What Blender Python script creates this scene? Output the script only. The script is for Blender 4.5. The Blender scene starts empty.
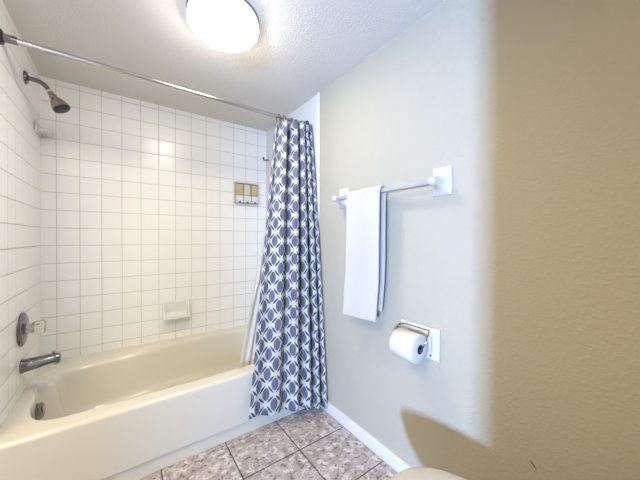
import bpy, bmesh, math, random
from mathutils import Vector, Matrix
C = bpy.context.scene.collection
sc = bpy.context.scene
R = math.radians
random.seed(4)

# ---------------------------------------------------------------- camera
cam_d = bpy.data.cameras.new('camera'); cam = bpy.data.objects.new('camera', cam_d); C.objects.link(cam)
F_PX, YAW, PITCH, ROLL = 274.92, 0.6240, -0.0072, 0.0027
cam_d.sensor_fit = 'HORIZONTAL'; cam_d.sensor_width = 36.0
cam_d.lens = F_PX / 640 * 36.0
cam_d.clip_start = 0.02
d = Vector((math.sin(YAW)*math.cos(PITCH), math.cos(YAW)*math.cos(PITCH), math.sin(PITCH)))
r = Vector((math.cos(YAW), -math.sin(YAW), 0)); u = r.cross(d)
r2 = math.cos(ROLL)*r + math.sin(ROLL)*u; u2 = -math.sin(ROLL)*r + math.cos(ROLL)*u
M = Matrix((r2, u2, -d)).transposed().to_4x4(); M.translation = Vector((0, 0, 1.14))
cam.matrix_world = M
sc.camera = cam

# ---------------------------------------------------------------- world, light, exposure
w = bpy.data.worlds.new('world'); sc.world = w; w.use_nodes = True
bg = w.node_tree.nodes['Background']; bg.inputs[0].default_value = (0.75, 0.87, 1.0, 1); bg.inputs[1].default_value = 0.3
LAMP_STRENGTH = 45.0
LAMP_COLOR = (1.0, 0.955, 0.84)
DAY_ENERGY = 330.0
DAY_COLOR = (0.31, 0.52, 1.0)
WIN_Y, WIN_Z, WIN_W, WIN_H = -1.275, 1.02, 0.16, 0.30       # narrow window of the adjoining space
ld = bpy.data.lights.new('window_daylight', 'AREA'); ld.shape = 'RECTANGLE'; ld.size = WIN_W; ld.size_y = WIN_H
ld.energy = DAY_ENERGY; ld.color = DAY_COLOR
lo = bpy.data.objects.new('window_daylight', ld); C.objects.link(lo)
lo.location = (-2.205, WIN_Y, WIN_Z)
lo.rotation_euler = (R(90), 0, R(-90))                       # faces +x into the room
vd = bpy.data.lights.new('unseen_fill_light', 'AREA'); vd.shape = 'DISK'; vd.size = 0.7   # added fill light without a fixture, brightens right wall and tile
vd.energy = 33.0; vd.color = (1.0, 0.79, 0.41)
vo = bpy.data.objects.new('unseen_fill_light', vd); C.objects.link(vo); vo.location = (-0.8, 0.25, 2.10)
sc.view_settings.view_transform = 'Standard'
sc.view_settings.look = 'None'
sc.view_settings.exposure = 0.26
sc.view_settings.gamma = 1.0
sc.view_settings.use_curve_mapping = False
sc.cycles.use_denoising = True
sc.cycles.max_bounces = 14
sc.cycles.diffuse_bounces = 8
sc.cycles.sample_clamp_indirect = 8.0

# ---------------------------------------------------------------- dimensions (metres)
XL, XR, YB, YT, H = -0.407, 1.097, 2.390, 1.545, 2.135
TILE, TZ0, TX0 = 0.1125, 1.4247, 0.0
NEAR_Y, JAMB_X = -0.20, -0.180

# ---------------------------------------------------------------- material helpers
def new_mat(name):
    m = bpy.data.materials.new(name); m.use_nodes = True
    return m, m.node_tree, m.node_tree.nodes['Principled BSDF']
def N(nt, kind, **kw):
    n = nt.nodes.new(kind)
    for k, v in kw.items(): setattr(n, k, v)
    return n
def math_node(nt, op, a, b=None, c=None):
    n = N(nt, 'ShaderNodeMath', operation=op)
    for i, v in enumerate((a, b, c)):
        if v is None: continue
        if isinstance(v, (int, float)): n.inputs[i].default_value = v
        else: nt.links.new(v, n.inputs[i])
    return n.outputs[0]
def mix_col(nt, fac, a, b):
    n = N(nt, 'ShaderNodeMix', data_type='RGBA')
    if isinstance(fac, (int, float)): n.inputs[0].default_value = fac
    else: nt.links.new(fac, n.inputs[0])
    for s, v in ((n.inputs[6], a), (n.inputs[7], b)):
        if isinstance(v, tuple): s.default_value = v if len(v) == 4 else v + (1,)
        else: nt.links.new(v, s)
    return n.outputs[2]
def smooth(nt, v, lo_, hi_):
    n = N(nt, 'ShaderNodeMapRange', interpolation_type='SMOOTHSTEP')
    nt.links.new(v, n.inputs[0]); n.inputs[1].default_value = lo_; n.inputs[2].default_value = hi_
    return n.outputs[0]
def bump(nt, bsdf, height, strength=0.2, dist=0.01):
    b = N(nt, 'ShaderNodeBump'); b.inputs['Strength'].default_value = strength; b.inputs['Distance'].default_value = dist
    nt.links.new(height, b.inputs['Height']); nt.links.new(b.outputs[0], bsdf.inputs['Normal'])
def noise(nt, vec, scale, detail=3, rough=0.5):
    n = N(nt, 'ShaderNodeTexNoise'); n.inputs['Scale'].default_value = scale; n.inputs['Detail'].default_value = detail
    n.inputs['Roughness'].default_value = rough; nt.links.new(vec, n.inputs['Vector'])
    return n
def plain(name, col, rough=0.5, metal=0.0, grain=0.0, gscale=60, **kw):
    m, nt, b = new_mat(name)
    b.inputs['Roughness'].default_value = rough; b.inputs['Metallic'].default_value = metal
    tc = N(nt, 'ShaderNodeTexCoord')
    n = noise(nt, tc.outputs['Object'], gscale, 2)
    dk = tuple(c*(1-grain) for c in col)
    nt.links.new(mix_col(nt, n.outputs['Fac'], dk, col), b.inputs['Base Color'])
    for k, v in kw.items(): b.inputs[k.replace('_', ' ')].default_value = v
    return m
def painted(name, col, bscale, bstr):
    m, nt, b = new_mat(name); b.inputs['Roughness'].default_value = 0.75
    tc = N(nt, 'ShaderNodeTexCoord')
    n1 = noise(nt, tc.outputs['Object'], 3, 3)
    nt.links.new(mix_col(nt, n1.outputs['Fac'], tuple(c*0.97 for c in col), col), b.inputs['Base Color'])
    n2 = noise(nt, tc.outputs['Object'], bscale, 3, 0.55)
    h = smooth(nt, n2.outputs['Fac'], 0.42, 0.72)
    bump(nt, b, h, bstr, 0.004)
    return m
def tiles(name, col, grout, a_axis, a0, z0, pitch, gw, rough=0.22):
    m, nt, b = new_mat(name)
    tc = N(nt, 'ShaderNodeTexCoord'); sx = N(nt, 'ShaderNodeSeparateXYZ'); nt.links.new(tc.outputs['Object'], sx.inputs[0])
    def line(sock, off):
        v = math_node(nt, 'ADD', math_node(nt, 'DIVIDE', math_node(nt, 'SUBTRACT', sock, off), pitch), 0.5)
        f = math_node(nt, 'ABSOLUTE', math_node(nt, 'SUBTRACT', math_node(nt, 'FRACT', v), 0.5))
        return math_node(nt, 'MULTIPLY', f, pitch)
    dm = math_node(nt, 'MINIMUM', line(sx.outputs[a_axis], a0), line(sx.outputs[2], z0))
    f = smooth(nt, dm, gw*0.5, gw*0.5+0.0012)
    n1 = noise(nt, tc.outputs['Object'], 2.2, 2)
    c = mix_col(nt, n1.outputs['Fac'], tuple(v*0.97 for v in col), col)
    nt.links.new(mix_col(nt, f, grout, c), b.inputs['Base Color'])
    rr = N(nt, 'ShaderNodeMapRange'); nt.links.new(f, rr.inputs[0]); rr.inputs[3].default_value = 0.8; rr.inputs[4].default_value = rough
    nt.links.new(rr.outputs[0], b.inputs['Roughness'])
    n2 = noise(nt, tc.outputs['Object'], 14, 1)
    hh = math_node(nt, 'ADD', math_node(nt, 'MULTIPLY', smooth(nt, dm, gw*0.3, gw*0.5+0.004), 1.0), math_node(nt, 'MULTIPLY', n2.outputs['Fac'], 0.25))
    bump(nt, b, hh, 0.35, 0.003)
    return m

PAINT = (0.405, 0.362, 0.272)
m_paint = painted('wall_paint', PAINT, 90, 0.22)
m_ceil = painted('ceiling_paint', (0.71, 0.68, 0.635), 110, 0.25)
m_white = plain('white_trim_paint', (0.60, 0.57, 0.505), 0.45, grain=0.02)
TW, TG = (0.90, 0.895, 0.875), (0.56, 0.52, 0.44)
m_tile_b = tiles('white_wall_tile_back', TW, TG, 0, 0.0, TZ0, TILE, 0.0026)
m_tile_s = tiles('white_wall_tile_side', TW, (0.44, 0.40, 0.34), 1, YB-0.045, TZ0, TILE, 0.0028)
m_tile_r = tiles('darkened_wall_tile_right', (0.66, 0.64, 0.585), TG, 1, YB-0.045, TZ0, TILE, 0.0022)  # same white tile, darkened to offset the strong daylight on the right alcove
m_tub = plain('bone_enamel', (0.68, 0.64, 0.545), 0.22, grain=0.02, gscale=3, Coat_Weight=0.3, Coat_Roughness=0.1)
m_ceramic = plain('white_ceramic', (0.74, 0.735, 0.72), 0.16, grain=0.01)
m_fixture = plain('glazed_wall_fixture', (0.57, 0.54, 0.485), 0.2, grain=0.01)
m_cream = plain('cream_ceramic', (0.70, 0.67, 0.60), 0.18, grain=0.01)
m_porcelain = plain('almond_toilet_plastic', (0.56, 0.525, 0.475), 0.28, grain=0.02)
m_chrome = plain('chrome', (0.60, 0.60, 0.61), 0.10, 1.0, grain=0.05)
m_chrome_d = plain('worn_chrome', (0.25, 0.24, 0.24), 0.16, 1.0, grain=0.2)
m_bronze = plain('tinted_chrome_head', (0.42, 0.33, 0.27), 0.22, 0.9, grain=0.2)
m_rod = plain('satin_rod', (0.62, 0.61, 0.60), 0.18, 1.0, grain=0.04)
m_navy = plain('dark_rubber_face', (0.02, 0.035, 0.06), 0.5, grain=0.3, gscale=300)
m_black = plain('black_plastic', (0.02, 0.02, 0.022), 0.4)
m_towel = plain('white_terry', (0.48, 0.45, 0.405), 0.95, grain=0.05, gscale=500)
m_paper = plain('tissue_paper', (0.58, 0.55, 0.50), 0.95, grain=0.04, gscale=250)
m_card = plain('cardboard_core', (0.07, 0.07, 0.08), 0.9, grain=0.1)
m_bar = plain('clear_frosted_bar', (0.46, 0.445, 0.42), 0.25, grain=0.03, Transmission_Weight=0.25)
m_tan = plain('amber_liquid_reservoir', (0.58, 0.44, 0.26), 0.25, grain=0.1, gscale=20)
m_pale = plain('pale_reservoir', (0.66, 0.62, 0.55), 0.25, grain=0.1, gscale=20)
m_disp = plain('grey_bronze_housing', (0.36, 0.32, 0.24), 0.35, grain=0.06)
m_acryl, nt, b = new_mat('clear_acrylic')
b.inputs['Base Color'].default_value = (0.93, 0.92, 0.89, 1); b.inputs['Roughness'].default_value = 0.06
b.inputs['Transmission Weight'].default_value = 0.85; b.inputs['IOR'].default_value = 1.49
m_glow, nt, b = new_mat('lit_glass_shade')
b.inputs['Base Color'].default_value = (0.85, 0.84, 0.8, 1); b.inputs['Roughness'].default_value = 0.3
b.inputs['Emission Color'].default_value = LAMP_COLOR + (1,); b.inputs['Emission Strength'].default_value = LAMP_STRENGTH

m_band, nt, b = new_mat('lit_glass_band')
b.inputs['Base Color'].default_value = (0.85, 0.84, 0.8, 1); b.inputs['Roughness'].default_value = 0.3
b.inputs['Emission Color'].default_value = LAMP_COLOR + (1,); b.inputs['Emission Strength'].default_value = 0.9

# floor: 12 inch stone look tiles with dark joints
m_floor, nt, b = new_mat('stone_floor_tile')
tc = N(nt, 'ShaderNodeTexCoord'); sx = N(nt, 'ShaderNodeSeparateXYZ'); nt.links.new(tc.outputs['Object'], sx.inputs[0])
def fline(sock, off, p):
    v = math_node(nt, 'ADD', math_node(nt, 'DIVIDE', math_node(nt, 'SUBTRACT', sock, off), p), 0.5)
    return math_node(nt, 'MULTIPLY', math_node(nt, 'ABSOLUTE', math_node(nt, 'SUBTRACT', math_node(nt, 'FRACT', v), 0.5)), p)
dm = math_node(nt, 'MINIMUM', fline(sx.outputs[0], 0.153, 0.3105), fline(sx.outputs[1], 0.945, 0.311))
n1 = noise(nt, tc.outputs['Object'], 9, 6, 0.65); n2 = noise(nt, tc.outputs['Object'], 26, 5, 0.7); n3 = noise(nt, tc.outputs['Object'], 42, 5, 0.7)
base = mix_col(nt, smooth(nt, n1.outputs['Fac'], 0.35, 0.65), (0.32, 0.265, 0.24), (0.46, 0.40, 0.375))
base = mix_col(nt, smooth(nt, n2.outputs['Fac'], 0.48, 0.62), base, (0.66, 0.61, 0.57))
base = mix_col(nt, smooth(nt, n3.outputs['Fac'], 0.525, 0.63), base, (0.13, 0.10, 0.09))
nt.links.new(mix_col(nt, smooth(nt, dm, 0.0022, 0.0034), (0.045, 0.036, 0.032), base), b.inputs['Base Color'])
b.inputs['Roughness'].default_value = 0.38
bump(nt, b, smooth(nt, dm, 0.001, 0.006), 0.4, 0.003)

# trellis cloth: overlapping white rings on slate ground, laid out along the cloth's own UVs
m_cloth, nt, b = new_mat('trellis_print_cloth')
uv = N(nt, 'ShaderNodeUVMap'); sx = N(nt, 'ShaderNodeSeparateXYZ'); nt.links.new(uv.outputs[0], sx.inputs[0])
UNIT = 0.056
def oval_d(off):
    comps = []
    for i, k in enumerate((1.30, 0.88)):
        v = math_node(nt, 'SUBTRACT', math_node(nt, 'DIVIDE', sx.outputs[i], UNIT), off)
        q = math_node(nt, 'SUBTRACT', v, math_node(nt, 'MULTIPLY', math_node(nt, 'ROUND', math_node(nt, 'DIVIDE', v, 2.0)), 2.0))
        comps.append(math_node(nt, 'POWER', math_node(nt, 'ABSOLUTE', math_node(nt, 'MULTIPLY', q, k)), 1.7))
    return math_node(nt, 'POWER', math_node(nt, 'ADD', comps[0], comps[1]), 1/1.7)
mp = N(nt, 'ShaderNodeMapping'); mp.inputs['Scale'].default_value = (150, 6, 1); nt.links.new(uv.outputs[0], mp.inputs[0])
slub = noise(nt, mp.outputs[0], 1.0, 2)
ground = mix_col(nt, smooth(nt, slub.outputs['Fac'], 0.35, 0.65), (0.070, 0.082, 0.125), (0.145, 0.160, 0.215))
ov = math_node(nt, 'MINIMUM', oval_d(0.0), oval_d(1.0))
white = (0.56, 0.555, 0.54)
col = mix_col(nt, smooth(nt, ov, 0.545, 0.595), ground, white)
def folded(i):
    v = math_node(nt, 'DIVIDE', sx.outputs[i], UNIT)
    return math_node(nt, 'ABSOLUTE', math_node(nt, 'SUBTRACT', v, math_node(nt, 'MULTIPLY', math_node(nt, 'ROUND', math_node(nt, 'DIVIDE', v, 2.0)), 2.0)))
fx, fy = folded(0), folded(1)
across = math_node(nt, 'ABSOLUTE', math_node(nt, 'MULTIPLY', math_node(nt, 'SUBTRACT', math_node(nt, 'ADD', fx, fy), 1.0), 0.7071))
along = math_node(nt, 'MULTIPLY', math_node(nt, 'SUBTRACT', fx, fy), 0.7071/0.53)
half = math_node(nt, 'MULTIPLY', math_node(nt, 'SUBTRACT', 1.0, math_node(nt, 'MULTIPLY', along, along)), 0.115)
col = mix_col(nt, smooth(nt, math_node(nt, 'SUBTRACT', across, half), -0.02, 0.02), (0.045, 0.052, 0.070), col)
nt.links.new(col, b.inputs['Base Color']); b.inputs['Roughness'].default_value = 0.85
tr = N(nt, 'ShaderNodeBsdfTranslucent'); nt.links.new(col, tr.inputs[0])
mx = N(nt, 'ShaderNodeMixShader'); mx.inputs[0].default_value = 0.10
out = nt.nodes['Material Output']
nt.links.new(b.outputs[0], mx.inputs[1]); nt.links.new(tr.outputs[0], mx.inputs[2]); nt.links.new(mx.outputs[0], out.inputs[0])

m_liner, nt, b = new_mat('white_vinyl_liner')
b.inputs['Base Color'].default_value = (0.84, 0.81, 0.74, 1); b.inputs['Roughness'].default_value = 0.3
tr = N(nt, 'ShaderNodeBsdfTranslucent'); tr.inputs[0].default_value = (0.84, 0.81, 0.74, 1)
mx = N(nt, 'ShaderNodeMixShader'); mx.inputs[0].default_value = 0.45
nt.links.new(b.outputs[0], mx.inputs[1]); nt.links.new(tr.outputs[0], mx.inputs[2]); nt.links.new(mx.outputs[0], nt.nodes['Material Output'].inputs[0])

# ---------------------------------------------------------------- mesh helpers (shapes are given in room coordinates)
def woff(p):
    v = Vector((0, 0, 0))
    while p: v = v + p.location; p = p.parent
    return v
def obj(name, bm, mat, parent=None, loc=None, smooth_deg=40, bevel=0, seg=3, subsurf=0, solid=0):
    base = woff(parent) if parent else Vector(loc or (0, 0, 0))
    bmesh.ops.recalc_face_normals(bm, faces=bm.faces)
    bmesh.ops.translate(bm, verts=bm.verts, vec=-base)
    me = bpy.data.meshes.new(name); bm.to_mesh(me); bm.free()
    me.materials.append(mat)
    o = bpy.data.objects.new(name, me); C.objects.link(o)
    if parent: o.parent = parent
    else: o.location = base
    if bevel:
        md = o.modifiers.new('bevel', 'BEVEL'); md.width = bevel; md.segments = seg; md.limit_method = 'ANGLE'; md.angle_limit = R(35)
    if subsurf:
        md = o.modifiers.new('sub', 'SUBSURF'); md.levels = subsurf; md.render_levels = subsurf
    if solid:
        md = o.modifiers.new('solid', 'SOLIDIFY'); md.thickness = solid; md.offset = 0
    for p in me.polygons: p.use_smooth = True
    me.set_sharp_from_angle(angle=R(smooth_deg)) if not subsurf and not bevel else None
    return o
def thing(name, label, cat, loc, group=None):
    o = bpy.data.objects.new(name, None); C.objects.link(o); o.location = loc; o.empty_display_size = 0.05
    return tag(o, label, cat, group)
def tag(o, label, cat, group=None):
    o['label'] = label; o['category'] = cat
    if group: o['group'] = group
    return o
def struct(name, bm, mat, **kw):
    o = obj(name, bm, mat, **kw); o['kind'] = 'structure'; return o
def BM(): return bmesh.new()
def box(bm, x0, x1, y0, y1, z0, z1):
    vs = [bm.verts.new(p) for p in ((x0,y0,z0),(x1,y0,z0),(x1,y1,z0),(x0,y1,z0),(x0,y0,z1),(x1,y0,z1),(x1,y1,z1),(x0,y1,z1))]
    for f in ((0,3,2,1),(4,5,6,7),(0,1,5,4),(1,2,6,5),(2,3,7,6),(3,0,4,7)): bm.faces.new([vs[i] for i in f])
    return bm
def loft(bm, rings, cap0=True, cap1=True, closed=True):
    vr = [[bm.verts.new(p) for p in ring] for ring in rings]
    n = len(vr[0])
    for a, b_ in zip(vr, vr[1:]):
        for i in range(n if closed else n-1):
            j = (i+1) % n
            bm.faces.new((a[i], a[j], b_[j], b_[i]))
    if cap0: bm.faces.new(list(reversed(vr[0])))
    if cap1: bm.faces.new(vr[-1])
    return bm
def frame_of(t):
    t = t.normalized(); a = Vector((0, 0, 1)) if abs(t.z) < 0.9 else Vector((1, 0, 0))
    x = t.cross(a).normalized(); return x, t.cross(x).normalized()
def tube(bm, pts, rad, seg=16):
    pts = [Vector(p) for p in pts]
    if not isinstance(rad, (list, tuple)): rad = [rad]*len(pts)
    rings = []; x = None
    for i, p in enumerate(pts):
        t = (pts[min(i+1, len(pts)-1)] - pts[max(i-1, 0)]).normalized()
        if x is None: x, y = frame_of(t)
        else:
            x = (x - t*x.dot(t)).normalized(); y = t.cross(x)
        rings.append([p + (x*math.cos(2*math.pi*k/seg) + y*math.sin(2*math.pi*k/seg))*rad[i] for k in range(seg)])
    return loft(bm, rings)
def lathe(bm, origin, axis, prof, seg=32, sy=1.0):
    """prof = (distance along axis, radius) pairs; sy stretches the second radial direction"""
    o = Vector(origin); a = Vector(axis).normalized(); x, y = frame_of(a)
    rings = [[o + a*h_ + (x*math.cos(2*math.pi*k/seg) + y*sy*math.sin(2*math.pi*k/seg))*max(rr, 1e-4) for k in range(seg)] for h_, rr in prof]
    return loft(bm, rings)
def bez(p0, p1, p2, p3, n=12):
    P = [Vector(p) for p in (p0, p1, p2, p3)]
    return [P[0]*(1-t)**3 + P[1]*3*t*(1-t)**2 + P[2]*3*t*t*(1-t) + P[3]*t**3 for t in (i/n for i in range(n+1))]
def prism(bm, poly, axis, a0, a1):
    """poly in the two other axes (in xyz order), extruded along axis 0/1/2"""
    def P(q, a):
        l = list(q); l.insert(axis, a); return l
    return loft(bm, [[P(q, a0) for q in poly], [P(q, a1) for q in poly]])
def torus(bm, c, axis, R_, r_, seg=24, ms=8):
    a = Vector(axis).normalized(); x, y = frame_of(a); c = Vector(c)
    vr = []
    for i in range(seg):
        t = 2*math.pi*i/seg; rd = x*math.cos(t) + y*math.sin(t)
        vr.append([bm.verts.new(c + rd*(R_ + r_*math.cos(2*math.pi*k/ms)) + a*r_*math.sin(2*math.pi*k/ms)) for k in range(ms)])
    for i in range(seg):
        p, q = vr[i], vr[(i+1) % seg]
        for k in range(ms): bm.faces.new((p[k], p[(k+1) % ms], q[(k+1) % ms], q[k]))
    return bm

# ---------------------------------------------------------------- the room
struct('floor', box(BM(), -2.4, 1.25, -1.75, 2.5, -0.10, 0.0), m_floor)
struct('ceiling', box(BM(), -2.4, 1.25, -1.75, 2.5, H, H+0.10), m_ceil)
struct('wall_right', box(BM(), XR, XR+0.12, NEAR_Y-0.1, YT, 0, H), m_paint)
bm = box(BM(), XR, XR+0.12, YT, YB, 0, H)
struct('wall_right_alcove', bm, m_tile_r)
struct('wall_back', box(BM(), XL-0.12, XR+0.12, YB, YB+0.1, 0, H), m_tile_b)
struct('wall_left', box(BM(), XL-0.12, XL, 1.515, YB, 0, H), m_tile_s)
struct('wall_near', box(BM(), JAMB_X, XR, NEAR_Y-0.1, NEAR_Y, 0, H), m_paint)
struct('wall_side_partition', box(BM(), JAMB_X, JAMB_X+0.1, -1.6, NEAR_Y-0.1, 0, H), m_paint)
struct('wall_rear', box(BM(), -2.3, JAMB_X+0.1, -1.7, -1.6, 0, H), m_paint)
struct('wall_far', box(BM(), -2.3, XL-0.12, 1.515, 1.615, 0, H), m_paint)
bm = BM()
wy0, wy1, wz0, wz1 = WIN_Y-0.10, WIN_Y+0.27, WIN_Z-0.45, WIN_Z+0.25      # unseen deep recess, shaped to keep daylight off the alcove's left side
py0, py1, pz0, pz1 = WIN_Y-WIN_W/2, WIN_Y+WIN_W/2, WIN_Z-WIN_H/2, WIN_Z+WIN_H/2
box(bm, -2.3, -1.95, -1.6, wy0, 0, H); box(bm, -2.3, -1.95, wy1, 1.515, 0, H)
box(bm, -2.3, -1.95, wy0, wy1, 0, wz0); box(bm, -2.3, -1.95, wy0, wy1, wz1, H)
box(bm, -2.3, -2.21, wy0, py0, wz0, wz1); box(bm, -2.3, -2.21, py1, wy1, wz0, wz1)
box(bm, -2.3, -2.21, py0, py1, wz0, pz0); box(bm, -2.3, -2.21, py0, py1, pz1, wz1)
struct('wall_window', bm, m_paint)
bm = BM(); t = 0.02
box(bm, -2.21, -2.20, py0-t, py0, pz0-t, pz1+t); box(bm, -2.21, -2.20, py1, py1+t, pz0-t, pz1+t)
box(bm, -2.21, -2.20, py0, py1, pz0-t, pz0); box(bm, -2.21, -2.20, py0, py1, pz1, pz1+t)
struct('window_1', bm, m_white)
wr = bpy.data.objects['wall_right']
bm = BM(); tube(bm, [(XR, 0.329, 0.405), (XR, 0.318, 0.396), (XR, 0.310, 0.385)], [0.0012, 0.002, 0.001], 6)
struct('scuff', bm, m_black, parent=wr)
# skirting and the tile edging strip
poly = [(XR, 0.0), (XR-0.013, 0.0), (XR-0.013, 0.060), (XR-0.008, 0.070), (XR, 0.071)]
struct('baseboard_right', prism(BM(), poly, 1, NEAR_Y, YT-0.015), m_white)
bm = BM()
prism(bm, [(XR+0.002, YT-0.013), (XR-0.004, YT-0.012), (XR-0.007, YT-0.006), (XR-0.007, YT+0.004), (XR+0.002, YT+0.004)], 2, 0.0, H)
struct('trim_1', bm, m_cream)

# ---------------------------------------------------------------- bathtub
tub = thing('bathtub', 'bone enamel built-in bathtub with low apron under the tiled walls', 'bathtub', (0.345, 1.96, 0))
cx, cy = 0.33, 1.945
inner = [(-0.345,1.80),(-0.348,1.88),(-0.355,1.94),(-0.372,2.00),(-0.384,2.07),(-0.378,2.15),(-0.335,2.215),(-0.24,2.262),(-0.09,2.288),(0.12,2.298),(0.35,2.298),(0.6,2.292),(0.80,2.275),(0.91,2.22),
         (0.975,2.12),(0.99,1.95),(0.975,1.78),(0.92,1.67),(0.82,1.625),(0.6,1.615),(0.3,1.613),(0.0,1.612),(-0.18,1.614),(-0.265,1.632),(-0.318,1.69)]
def catmull(P, n=8):
    o = []; L = len(P)
    for i in range(L):
        p0, p1, p2, p3 = (Vector(P[(i+k-1) % L]) for k in range(4))
        for s in range(n):
            t_ = s/n
            o.append(0.5*((2*p1) + (p2-p0)*t_ + (2*p0-5*p1+4*p2-p3)*t_*t_ + (3*p1-p0-3*p2+p3)*t_**3))
    return o
inn = catmull(inner)
def rect_hit(ang, x0, x1, y0, y1):
    dx, dy = math.cos(ang), math.sin(ang); ts = []
    if dx > 1e-9: ts.append((x1-cx)/dx)
    if dx < -1e-9: ts.append((x0-cx)/dx)
    if dy > 1e-9: ts.append((y1-cy)/dy)
    if dy < -1e-9: ts.append((y0-cy)/dy)
    t_ = min(v for v in ts if v > 0); return cx+dx*t_, cy+dy*t_
angs = [math.atan2(p.y-cy, p.x-cx) for p in inn]
# snap the closest direction to each corner of the outer rectangle so that the block keeps square corners
for X_ in (XL, XR):
    for Y_ in (1.53, YB):
        ac = math.atan2(Y_-cy, X_-cx)
        i = min(range(len(angs)), key=lambda k: abs(angs[k]-ac)); angs[i] = ac
def inner_at(ang):
    best = None
    for i in range(len(inn)):
        a, b_ = inn[i], inn[(i+1) % len(inn)]
        da, db = Vector((a.x-cx, a.y-cy)), Vector((b_.x-cx, b_.y-cy))
        D = Vector((math.cos(ang), math.sin(ang)))
        ca, cb = D.x*da.y-D.y*da.x, D.x*db.y-D.y*db.x
        if ca*cb <= 0 and (da.dot(D) > 0 or db.dot(D) > 0):
            f = ca/(ca-cb) if abs(ca-cb) > 1e-12 else 0
            p = da + (db-da)*f
            return p.length
    return best
rad = [inner_at(a) for a in angs]
def orect(yf, z, e=0.0):
    return [(*rect_hit(a, XL+0.001+e, XR-0.001-e, yf, YB-0.001-e), z) for a in angs]
def sstep(v, a, b_):
    t_ = min(1, max(0, (v-a)/(b_-a))); return t_*t_*(3-2*t_)
def iring(off, z, extra=0.0):
    """ring that follows the basin outline; extra widens the rolled edge towards the back corner by the faucet"""
    o = []
    for a, q in zip(angs, rad):
        px_, py_ = cx+math.cos(a)*q, cy+math.sin(a)*q
        back = sstep(py_, 1.98, 2.12)*(1-sstep(px_, -0.15, 0.35))
        left = 1-sstep(px_, -0.34, -0.25)
        k = off*(1-0.55*left*(1-back)) - extra*back if off < 0 else off*(1-0.6*left)
        o.append((cx + math.cos(a)*(q+k), cy + math.sin(a)*(q+k), z))
    return o
RZ = 0.362
def blend(yf, off, f, z):
    A, B = orect(yf, z), iring(off, z)
    return [(a[0]*(1-f)+b_[0]*f, a[1]*(1-f)+b_[1]*f, z) for a, b_ in zip(A, B)]
rings = [orect(1.545, 0.0), orect(1.545, 0.078), orect(1.545, 0.080), orect(1.526, 0.082), orect(1.525, 0.09), orect(1.521, 0.335), orect(1.521, 0.342), orect(1.521, 0.347), orect(1.524, 0.355), orect(1.530, 0.3605), orect(1.538, RZ), orect(1.543, RZ),
          iring(0.016, RZ), iring(0.010, RZ), iring(0.004, RZ-0.0015), iring(-0.004, RZ-0.007, 0.03), iring(-0.009, RZ-0.017, 0.055), iring(-0.012, RZ-0.032, 0.068), iring(-0.014, RZ-0.045, 0.074),
          iring(-0.020, 0.26, 0.078), iring(-0.034, 0.17, 0.080), iring(-0.052, 0.115, 0.080), iring(-0.075, 0.088, 0.080), iring(-0.11, 0.075, 0.080), iring(-0.2, 0.070, 0.080)]
bm = BM(); loft(bm, rings, cap0=False, cap1=True)
obj('tub_shell', bm, m_tub, tub, smooth_deg=50)
ov = BM(); OX, OY, OZ = -0.3310, 1.895, 0.285
lathe(ov, (OX-0.006, OY, OZ), (1, -0.2, 0.12), [(0, 0.040), (0.010, 0.040), (0.015, 0.035), (0.018, 0.022), (0.019, 0.004)], 28)
ovo = obj('overflow_plate', ov, m_chrome_d, tub)
bm = BM(); box(bm, OX+0.008, OX+0.022, OY-0.004, OY+0.004, OZ-0.016, OZ+0.02)
obj('trip_lever', bm, m_chrome, ovo, bevel=0.002)
bm = BM(); lathe(bm, (-0.16, 1.92, 0.0705), (0, 0, 1), [(0, 0.03), (0.003, 0.029), (0.0035, 0.012), (0.001, 0.003)], 24)
obj('drain', bm, m_chrome, tub)

# ---------------------------------------------------------------- faucet set on the left tiled wall
VY, VZ = 1.972, 0.682
valve = thing('shower_valve', 'round chrome tub valve plate with clear acrylic knob on left tile wall', 'faucet', (XL, VY, VZ))
bm = BM(); lathe(bm, (XL+0.0005, VY, VZ), (1, 0, 0), [(0, 0.084), (0.004, 0.084), (0.010, 0.078), (0.016, 0.060), (0.020, 0.034), (0.020, 0.004)], 40)
obj('escutcheon', bm, m_chrome_d, valve)
bm = BM(); lathe(bm, (XL+0.018, VY, VZ), (1, 0, 0), [(0, 0.030), (0.010, 0.028), (0.016, 0.020), (0.033, 0.018), (0.033, 0.003)], 28)
obj('stem_sleeve', bm, m_chrome, valve)
bm = BM()
rg = []
for h_, rr in [(0.034, 0.010), (0.035, 0.022), (0.040, 0.028), (0.056, 0.033), (0.072, 0.036), (0.082, 0.033), (0.087, 0.024), (0.088, 0.004)]:
    rg.append([(XL+h_, VY + rr*(1+0.07*math.cos(8*q))*math.cos(q), VZ + rr*(1+0.07*math.cos(8*q))*math.sin(q)) for q in (2*math.pi*k/48 for k in range(48))])
loft(bm, rg)
obj('knob', bm, m_acryl, valve)

SY, SZ = 1.965, 0.500
spout = thing('tub_spout', 'chrome tub spout with pull-up diverter below the valve', 'tub spout', (XL, SY, SZ))
bm = BM()
rg = []
for x_, zc_, rz, ry in [(0.0005,0,0.035,0.033),(0.006,0,0.035,0.033),(0.010,0.0,0.033,0.031),(0.05,0.004,0.030,0.029),(0.09,0.010,0.026,0.027),(0.118,0.013,0.025,0.026),(0.134,0.010,0.026,0.025),(0.142,0.008,0.024,0.023),(0.1445,0.007,0.018,0.018)]:
    rg.append([(XL+x_, SY+ry*math.cos(q), SZ+zc_+rz*math.sin(q)) for q in (2*math.pi*k/28 for k in range(28))])
loft(bm, rg)
obj('spout_body', bm, m_chrome_d, spout)
bm = BM(); lathe(bm, (XL+0.122, SY, SZ+0.004), (0, 0, -1), [(0, 0.017), (0.020, 0.017), (0.023, 0.0165), (0.020, 0.012), (0.012, 0.003)], 24)
obj('nozzle', bm, m_chrome, spout)
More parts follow.
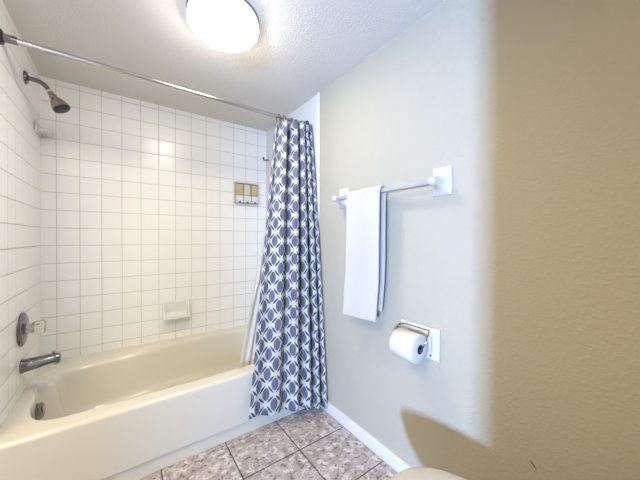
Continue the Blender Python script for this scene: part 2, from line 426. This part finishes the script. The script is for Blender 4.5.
bm = BM(); lathe(bm, (XL+0.118, SY, SZ+0.030), (0, 0, 1), [(0, 0.003), (0.010, 0.003), (0.011, 0.006), (0.018, 0.0065), (0.021, 0.004)], 16)
obj('diverter_knob', bm, m_chrome_d, spout)

AY, AZ = 2.055, 1.968
sh = thing('wall_shower', 'chrome shower head with dark spray face on bent arm from left wall', 'shower head', (XL, AY, AZ))
bm = BM(); lathe(bm, (XL+0.0005, AY, AZ), (1, 0, 0), [(0, 0.034), (0.003, 0.034), (0.009, 0.029), (0.013, 0.016), (0.014, 0.006)], 32)
obj('flange', bm, m_chrome_d, sh)
arm = bez((XL+0.01, AY, AZ), (XL+0.055, AY, AZ+0.002), (XL+0.075, AY, AZ-0.010), (-0.316, AY, 1.925), 14)
bm = BM(); tube(bm, arm, 0.0115, 18)
obj('shower_arm', bm, m_chrome_d, sh)
HD = Vector((0.52, -0.08, -0.85)).normalized(); P0 = Vector((-0.316, AY, 1.925))
bm = BM(); lathe(bm, P0-HD*0.004, HD, [(0, 0.0120), (0.008, 0.0120)], 20)
obj('thread_seal', bm, m_ceramic, sh)
bm = BM(); lathe(bm, P0+HD*0.004, HD, [(0, 0.011), (0.004, 0.0135), (0.018, 0.0135), (0.022, 0.017), (0.034, 0.017), (0.040, 0.022), (0.056, 0.031), (0.078, 0.0385), (0.090, 0.040), (0.092, 0.036)], 32)
hd = obj('head_bell', bm, m_bronze, sh)
bm = BM(); lathe(bm, P0+HD*0.090, HD, [(0, 0.0385), (0.012, 0.0385), (0.016, 0.034), (0.017, 0.004)], 32)
obj('spray_face', bm, m_navy, hd)

# ---------------------------------------------------------------- ceramic fittings on the tile
def scoop(name, label, x0, x1, z0, z1, depth, parent=None):
    """ceramic soap dish on the back wall: plate, wedge sides, tray with a rolled lip"""
    y0 = YB-0.0005; bm = BM()
    box(bm, x0, x1, y0-0.012, y0, z0, z1)
    for a, b_ in ((x0, x0+0.014), (x1-0.014, x1)):
        prism(bm, [(y0-0.010, z1-0.004), (y0-0.024, z1-0.006), (y0-depth*0.62, z0+0.066), (y0-depth, z0+0.024), (y0-depth, z0+0.010), (y0-depth+0.012, z0+0.001), (y0-0.010, z0)], 0, a, b_)
    prism(bm, [(y0-0.010, z0), (y0-depth+0.012, z0+0.001), (y0-depth, z0+0.010), (y0-depth, z0+0.022), (y0-depth+0.006, z0+0.026), (y0-depth+0.014, z0+0.018), (y0-0.030, z0+0.020), (y0-0.016, z0+0.036), (y0-0.010, z0+0.06)], 0, x0+0.012, x1-0.012)
    return tag(obj(name, bm, m_ceramic, loc=((x0+x1)/2, YB, z0), bevel=0.004, seg=3), label, 'soap dish')
scoop('soap_dish', 'white ceramic soap dish on the back tile wall just above the tub', 0.247, 0.430, 0.518, 0.648, 0.080)

bm = BM()
box(bm, XL+0.0005, XL+0.012, 2.228, 2.378, 1.752, 1.806)
pts = [(XL+0.010, 2.232), (XL+0.038, 2.228), (XL+0.058, 2.240), (XL+0.066, 2.270), (XL+0.066, 2.336), (XL+0.058, 2.364), (XL+0.038, 2.376), (XL+0.010, 2.374)]
loft(bm, [[(x_, y_, 1.760) for x_, y_ in pts], [(x_, y_, 1.775) for x_, y_ in pts]])
tag(obj('ceramic_shelf', bm, m_ceramic, loc=(XL, 2.30, 1.742), bevel=0.003), 'small white ceramic shelf high in the left tile corner', 'shelf')

# soap dispenser on the back wall
DX0, DX1, DZ0, DZ1 = 0.795, 0.998, 1.445, 1.628
dis = thing('soap_dispenser', 'three-chamber shampoo dispenser with tan reservoirs on back tile wall', 'soap dispenser', ((DX0+DX1)/2, YB, DZ0))
bm = BM(); box(bm, DX0, DX1, YB-0.030, YB-0.0005, DZ0, DZ1-0.012)
obj('housing', bm, m_disp, dis, bevel=0.003)
bm = BM(); prism(bm, [(YB-0.0005, DZ1-0.013), (YB-0.056, DZ1-0.013), (YB-0.056, DZ1-0.004), (YB-0.046, DZ1), (YB-0.0005, DZ1)], 0, DX0-0.004, DX1+0.004)
obj('top_cover', bm, m_cream, dis, bevel=0.002)
cw = (DX1-DX0)/3
for k in range(3):
    a, b_ = DX0+k*cw+0.006, DX0+(k+1)*cw-0.006
    bm = BM(); box(bm, a, b_, YB-0.050, YB-0.028, DZ0+0.070, DZ1-0.020)
    o = obj('reservoir', bm, (m_tan, m_pale, m_tan)[k], dis, bevel=0.005)
    o['label'] = ('tan filled reservoir', 'pale nearly empty reservoir', 'tan filled reservoir')[k]
    bm = BM()
    prism(bm, [(YB-0.028, DZ0+0.066), (YB-0.052, DZ0+0.066), (YB-0.062, DZ0+0.050), (YB-0.060, DZ0+0.018), (YB-0.050, DZ0+0.004), (YB-0.028, DZ0+0.002)], 0, a-0.002, b_+0.002)
    pb = obj('push_button', bm, m_ceramic, dis, bevel=0.004)
    bm = BM(); xm = (a+b_)/2
    lathe(bm, (xm, YB-0.052, DZ0+0.012), (0.1, -0.3, -1), [(0, 0.007), (0.012, 0.006), (0.016, 0.004)], 12)
    obj('spout', bm, m_black, pb)

# small chrome hook on the right tile wall behind the curtain
hk = thing('wall_hook', 'small chrome wall hook in the tile corner beside curtain', 'hook', (XR, 2.33, 1.855))
bm = BM(); lathe(bm, (XR-0.0005, 2.335, 1.856), (-1, 0, 0), [(0, 0.022), (0.004, 0.022), (0.009, 0.016), (0.011, 0.006)], 24)
obj('rosette', bm, m_chrome, hk)
bm = BM(); tube(bm, bez((XR-0.008, 2.335, 1.856), (XR-0.03, 2.335, 1.852), (XR-0.05, 2.335, 1.836), (XR-0.052, 2.335, 1.862), 10), 0.006, 12)
lathe(bm, (XR-0.052, 2.335, 1.858), (0, 0, 1), [(0, 0.006), (0.004, 0.010), (0.012, 0.010), (0.016, 0.005)], 14)
obj('hook_arm', bm, m_chrome_d, hk)

# ---------------------------------------------------------------- ceiling light
LX, LY = 0.376, 1.268
lamp = thing('ceiling_light', 'round white glass ceiling light switched on above the tub front', 'ceiling light', (LX, LY, H))
bm = BM(); lathe(bm, (LX, LY, H-0.0005), (0, 0, -1), [(0, 0.154), (0.004, 0.154), (0.006, 0.150), (0.008, 0.02)], 48)
obj('base_pan', bm, m_chrome_d, lamp)
bm = BM(); lathe(bm, (LX, LY, H-0.0065), (0, 0, -1), [(0, 0.149), (0.008, 0.152), (0.036, 0.152), (0.036, 0.02)], 48)
band = obj('glass_band', bm, m_band, lamp)
bm = BM(); lathe(bm, (LX, LY, H-0.0427), (0, 0, -1), [(0, 0.152), (0.014, 0.142), (0.030, 0.123), (0.042, 0.096), (0.050, 0.058), (0.053, 0.005)], 48)
obj('glass_shade', bm, m_glow, lamp)

# ---------------------------------------------------------------- shower rod, curtain, liner
RY, RZ_ = 1.692, 1.965
rod = thing('shower_curtain_rod', 'straight metal shower curtain rod spanning the tub alcove', 'curtain rod', ((XL+XR)/2, RY, RZ_))
bm = BM(); tube(bm, [(XL+0.02, RY, RZ_), (XR-0.02, RY, RZ_)], 0.0125, 20)
obj('tube', bm, m_rod, rod)
for x_, s in ((XL, 1), (XR, -1)):
    bm = BM(); lathe(bm, (x_+0.0005*s, RY, RZ_), (s, 0, 0), [(0, 0.030), (0.006, 0.030), (0.010, 0.024), (0.010, 0.004)], 28)
    fl = obj('end_flange', bm, m_black, rod)
    bm = BM(); tube(bm, [(x_+0.008*s, RY, RZ_), (x_+0.050*s, RY, RZ_)], 0.0165, 20)
    obj('end_sleeve', bm, m_chrome_d, fl)

cur = thing('shower_curtain', 'blue grey and white trellis print shower curtain bunched by the right wall', 'curtain', (0.83, 1.55, 0.08))
WID = [0.30, 0.25, 0.18, 0.15, 0.12]                    # widths of the pleats, loose at the free edge and tight by the wall
AMP = [0.25, 0.8, 1.4, 1.5, 1.3]
NP = len(WID); NU, NV = 240, 90
CLOTH = 0.89
def pleat(u_):
    k = min(int(u_*NP), NP-1); f = u_*NP-k
    base = sum(WID[:k]) + WID[k]*f
    am = AMP[k]*(1-f) + AMP[min(k+1, NP-1)]*f
    return base, am, k, f
rows = []; uvs = []
for j in range(NV+1):
    v = j/NV
    row = []
    for i in range(NU+1):
        u_ = i/NU
        wb, am, k, f = pleat(u_)
        # free (left) edge and wall (right) edge
        zt = 1.938 - 0.075*math.exp(-u_/0.035) - 0.006*(1-math.cos(2*math.pi*f))*0.5
        zb = 0.125 - 0.085*u_ + 0.006*math.sin(2*math.pi*f)
        z = zt + (zb-zt)*v
        xl_ = 0.822 + (0.572-0.822)*(v**0.95); xr_ = 1.076 + 0.004*v
        yl_ = 1.655 - 0.180*v**0.85; yr_ = 1.640 - 0.205*v**0.9
        x_ = xl_ + (xr_-xl_)*wb; y_ = yl_ + (yr_-yl_)*wb
        A = (0.036*(1-v) + 0.024*v)*am
        ph = 2*math.pi*f + 0.5*math.sin(3.1*v + k)
        fade = min(1, u_/0.04)
        y_ += -A*math.cos(ph)*0.9*fade
        x_ += 0.005*am*math.sin(2*ph)*(1-0.3*v)*min(1, u_/0.05)*min(1, (1-u_)/0.05)
        y_ += 0.004*math.sin(9*u_+5*v)
        x_ = min(x_, XR-0.012)
        row.append((x_, y_, z)); uvs.append((u_*CLOTH, z))
    rows.append(row)
bm = BM(); loft(bm, rows, False, False, closed=False)
ul = bm.loops.layers.uv.new('uv'); bm.verts.ensure_lookup_table()
bm.verts.index_update()
for fc in bm.faces:
    for lp in fc.loops: lp[ul].uv = uvs[lp.vert.index]
cloth = obj('printed_cloth', bm, m_cloth, cur, solid=0.0012, smooth_deg=180)
for k in range(NP+1):
    u_ = min(max((k)/NP, 0.11), 0.975); i = int(u_*NU); p = rows[0][i]
    bm = BM(); torus(bm, (p[0], RY-0.002, RZ_-0.012), (1, 0.25*math.sin(k*2.1), 0), 0.027, 0.0022, 24, 8)
    obj('ring', bm, m_chrome_d, cur)

rows = []
for j in range(61):
    v = j/60; row = []
    for i in range(141):
        u_ = i/140
        xl_ = 0.915 - 0.32*v; xr_ = 1.075 - 0.20*v**2
        x_ = xl_ + (xr_-xl_)*u_
        y_ = 1.716 + 0.030*v + 0.020*math.sin(2*math.pi*6.5*u_+1.0*v+2.2)*(1-0.3*v)*min(1, u_/0.5) + 0.004*math.sin(17*v+6*u_)
        y_ += 0.012*math.exp(-((v-0.62)/0.03)**2)*math.sin(60*u_)
        row.append((x_, y_, 1.925 + (0.20-1.925)*v))
    rows.append(row)
bm = BM(); loft(bm, rows, False, False, closed=False)
tag(obj('shower_liner', bm, m_liner, loc=(0.85, 1.73, 0.2), solid=0.0008, smooth_deg=180), 'plain white vinyl liner hanging inside the tub behind the printed curtain', 'curtain liner')

# ---------------------------------------------------------------- towel bar and towel
BX, BZ = 1.027, 1.372
tb = thing('towel_bar', 'clear towel bar between two white ceramic wall posts', 'towel bar', (XR, 0.95, BZ))
for y_, zc_ in ((0.640, BZ+0.008), (1.270, BZ+0.008)):
    bm = BM()
    hw, hh = 0.043, 0.060
    def rr_ring(x__, hy, hz, zc, n=8, rc=0.006):
        o = []
        rc = min(rc, hy*0.95, hz*0.95)
        for (sy_, sz_, a0) in ((1, 1, 0), (-1, 1, 90), (-1, -1, 180), (1, -1, 270)):
            for q in range(n):
                a = R(a0 + 90*q/(n-1)); o.append((x__, y_+sy_*(hy-rc)+rc*math.cos(a), zc+sz_*(hz-rc)+rc*math.sin(a)))
        return o
    zz = zc_; zo = BZ
    rg = [rr_ring(XR-0.0005, hw, hh, zz), rr_ring(XR-0.006, hw, hh, zz), rr_ring(XR-0.011, hw-0.003, hh-0.003, zz, rc=0.008), rr_ring(XR-0.015, 0.034, 0.046, zz, rc=0.014),
          rr_ring(XR-0.026, 0.024, 0.031, zo, rc=0.02), rr_ring(XR-0.042, 0.0185, 0.022, zo, rc=0.018), rr_ring(XR-0.060, 0.0175, 0.0185, zo, rc=0.017), rr_ring(XR-0.078, 0.017, 0.017, zo, rc=0.0165), rr_ring(XR-0.087, 0.013, 0.013, zo, rc=0.0125), rr_ring(XR-0.090, 0.004, 0.004, zo, rc=0.0038)]
    loft(bm, rg)
    obj('post', bm, m_fixture, tb, smooth_deg=50)
bm = BM(); box(bm, BX-0.0105, BX+0.0105, 0.652, 1.258, BZ-0.0105, BZ+0.0105)
obj('bar', bm, m_bar, tb, bevel=0.003)

# folded bath towel draped over the bar: front fall, fold over the bar, back fall
def towel_y(side, z, u_):
    def interp(tab):
        for (za, ya), (zb_, yb_) in zip(tab, tab[1:]):
            if za >= z >= zb_: return ya + (yb_-ya)*(za-z)/(za-zb_)
        return tab[-1][1]
    R_ = [(1.5, 0.899), (1.40, 0.899), (1.01, 0.903), (0.93, 0.906), (0.87, 0.912), (0.80, 0.919), (0.60, 0.932)]
    L_ = [(1.5, 1.132), (1.40, 1.132), (1.00, 1.138), (0.93, 1.142), (0.86, 1.150), (0.60, 1.156)]
    a, b_ = interp(R_), interp(L_)
    return a + (b_-a)*u_
prof = []
for k in range(31): prof.append((1.004 - 0.010*math.sin(math.pi*k/30)*0.4, 0.732 + (BZ-0.004-0.732)*k/30))
for k in range(1, 12):
    a = math.pi - math.pi*k/12
    prof.append((BX + 0.0215*math.cos(a), BZ + 0.0215*math.sin(a)))
for k in range(26): prof.append((1.047, BZ-0.004 + (0.775-BZ+0.004)*k/25))
rows = []
for kp, (x_, z_) in enumerate(prof):
    row = []
    for i in range(25):
        u_ = i/24
        zz = z_
        if kp < 31:
            low = max(0, (1.0-z_)/0.28)
            xx = x_ + 0.004*math.sin(7*u_+3*z_) - 0.010*low**2 + 0.006*low*math.sin(4*u_+1)
            zz -= 0.010*(u_)*(1 if kp < 1 else 0)
        else: xx = x_ + 0.002*math.sin(6*u_+2*z_)
        row.append((xx, towel_y(0, z_, u_) + (0.007 if kp > 42 else 0.002), zz))
    rows.append(row)
bm = BM(); loft(bm, rows, False, False, closed=False)
tw = obj('towel', bm, m_towel, loc=(BX, 1.03, 0.73), solid=0.011, smooth_deg=180)
md = tw.modifiers.new('bevel', 'BEVEL'); md.width = 0.004; md.segments = 3; md.limit_method = 'ANGLE'
tag(tw, 'white folded towel draped over the clear wall bar', 'towel')

# ---------------------------------------------------------------- toilet paper
HY0, HY1, HZ0, HZ1 = 0.645, 0.845, 0.612, 0.750
RX, RZc, RY0, RY1 = 1.016, 0.672, 0.688, 0.805
tp = thing('toilet_paper_holder', 'white ceramic toilet paper holder with wire bail on the right wall', 'toilet paper holder', (XR, 0.745, HZ0))
bm = BM()
def prect(x_, ins): return [(x_, HY0+ins, HZ0+ins), (x_, HY1-ins, HZ0+ins), (x_, HY1-ins, HZ1-ins), (x_, HY0+ins, HZ1-ins)]
loft(bm, [prect(XR-0.0005, 0), prect(XR-0.009, 0), prect(XR-0.013, 0.006), prect(XR-0.013, 0.030), prect(XR-0.004, 0.042)])
obj('mounting_plate', bm, m_fixture, tp, bevel=0.003)
bm = BM()
for y_, s in ((RY0-0.012, 1), (RY1+0.012, -1)):
    p = [(XR-0.012, y_+0.02*s, 0.738), (XR-0.03, y_+0.004*s, 0.742), (XR-0.05, y_-0.006*s, 0.738), (RX+0.012, y_-0.008*s, 0.715), (RX+0.003, y_-0.004*s, 0.690), (RX, y_+0.006*s, 0.676), (RX, y_+0.02*s, 0.673)]
    P = []
    for i in range(len(p)-1):
        a, b_ = Vector(p[i]), Vector(p[i+1])
        for q in range(4): P.append(a.lerp(b_, q/4))
    P.append(Vector(p[-1]))
    tube(bm, P, 0.0024, 10)
tube(bm, [(XR-0.0135, RY0+0.008, 0.738), (XR-0.0135, RY1-0.008, 0.738)], 0.0024, 10)
obj('wire_bail', bm, m_chrome_d, tp)
bm = BM(); lathe(bm, (XR-0.0125, 0.683, 0.632), (-1, 0, 0), [(0, 0.005), (0.003, 0.0045), (0.004, 0.001)], 14)
obj('screw', bm, m_chrome_d, tp)
rl = thing('toilet_paper_roll', 'white toilet paper roll held on the wall holder', 'toilet paper', (RX, (RY0+RY1)/2, RZc))
bm = BM()
seg = 48; ro, ri = 0.0615, 0.020
def circ(rr, y_): return [(RX + rr*math.cos(2*math.pi*k/seg), y_, RZc + rr*math.sin(2*math.pi*k/seg)) for k in range(seg)]
loft(bm, [circ(ri, RY0), circ(ro-0.004, RY0), circ(ro, RY0+0.004), circ(ro, RY1-0.004), circ(ro-0.004, RY1), circ(ri, RY1), circ(ri, RY0)], False, False)
# loose end of the sheet down the back of the roll
rws = []
for k in range(13):
    a = R(160 - k*10); rws.append([(RX + (ro+0.001)*math.cos(a), y_, RZc + (ro+0.001)*math.sin(a)) for y_ in (RY0+0.001, RY1-0.001)])
obj('paper', bm, m_paper, rl, smooth_deg=50)
bm = BM(); loft(bm, [circ(ri-0.0003, RY0-0.0005), circ(ri-0.0003, RY1+0.0005), circ(ri-0.002, RY1+0.0005), circ(ri-0.002, RY0-0.0005), circ(ri-0.0003, RY0-0.0005)], False, False)
obj('core', bm, m_card, rl)

# ---------------------------------------------------------------- toilet (the near end of the room)
TX = 0.675
toi = thing('toilet', 'almond toilet with closed rounded lid beside the right wall', 'toilet', (TX, 0.2, 0))
def oval(cy_, hw, fl, bl, z, n=56, p=2.25):
    """egg outline: half width hw, front length fl (+y), back length bl"""
    o = []
    for k in range(n):
        a = 2*math.pi*k/n; c_, s_ = math.cos(a), math.sin(a)
        q = (abs(c_)**p + abs(s_)**p)**(-1/p)
        o.append((TX + hw*c_*q, cy_ + (fl if s_ > 0 else bl)*s_*q, z))
    return o
bm = BM()
loft(bm, [oval(0.22, 0.105, 0.17, 0.26, 0.0), oval(0.22, 0.10, 0.16, 0.25, 0.03), oval(0.22, 0.088, 0.14, 0.23, 0.10), oval(0.22, 0.095, 0.16, 0.22, 0.18), oval(0.24, 0.135, 0.235, 0.22, 0.26), oval(0.25, 0.172, 0.275, 0.22, 0.33), oval(0.25, 0.182, 0.285, 0.22, 0.37), oval(0.25, 0.178, 0.28, 0.22, 0.378), oval(0.25, 0.14, 0.23, 0.18, 0.378)])
obj('bowl', bm, m_porcelain, toi, smooth_deg=60)
bm = BM()
loft(bm, [oval(0.25, 0.180, 0.287, 0.18, 0.379), oval(0.25, 0.188, 0.293, 0.19, 0.384), oval(0.25, 0.188, 0.293, 0.19, 0.393), oval(0.25, 0.182, 0.287, 0.185, 0.398)])
obj('seat', bm, m_porcelain, toi, smooth_deg=60)
bm = BM()
loft(bm, [oval(0.25, 0.184, 0.290, 0.185, 0.399), oval(0.25, 0.190, 0.297, 0.19, 0.403), oval(0.25, 0.190, 0.297, 0.19, 0.410), oval(0.25, 0.186, 0.293, 0.187, 0.416), oval(0.25, 0.175, 0.280, 0.178, 0.420), oval(0.25, 0.13, 0.22, 0.14, 0.4235), oval(0.25, 0.05, 0.09, 0.06, 0.425)])
obj('lid', bm, m_porcelain, toi, smooth_deg=60)
bm = BM(); box(bm, TX-0.22, TX+0.22, NEAR_Y+0.012, NEAR_Y+0.205, 0.36, 0.70)
tk = obj('tank', bm, m_porcelain, toi, bevel=0.02, seg=4)
bm = BM(); box(bm, TX-0.23, TX+0.23, NEAR_Y+0.006, NEAR_Y+0.215, 0.701, 0.735)
obj('tank_lid', bm, m_porcelain, tk, bevel=0.012, seg=4)
bm = BM(); lathe(bm, (TX-0.15, NEAR_Y+0.204, 0.64), (0, 1, 0), [(0, 0.014), (0.010, 0.014), (0.012, 0.010)], 20); tube(bm, [(TX-0.15, NEAR_Y+0.215, 0.64), (TX-0.08, NEAR_Y+0.218, 0.632)], 0.006, 12)
obj('flush_lever', bm, m_chrome, tk)
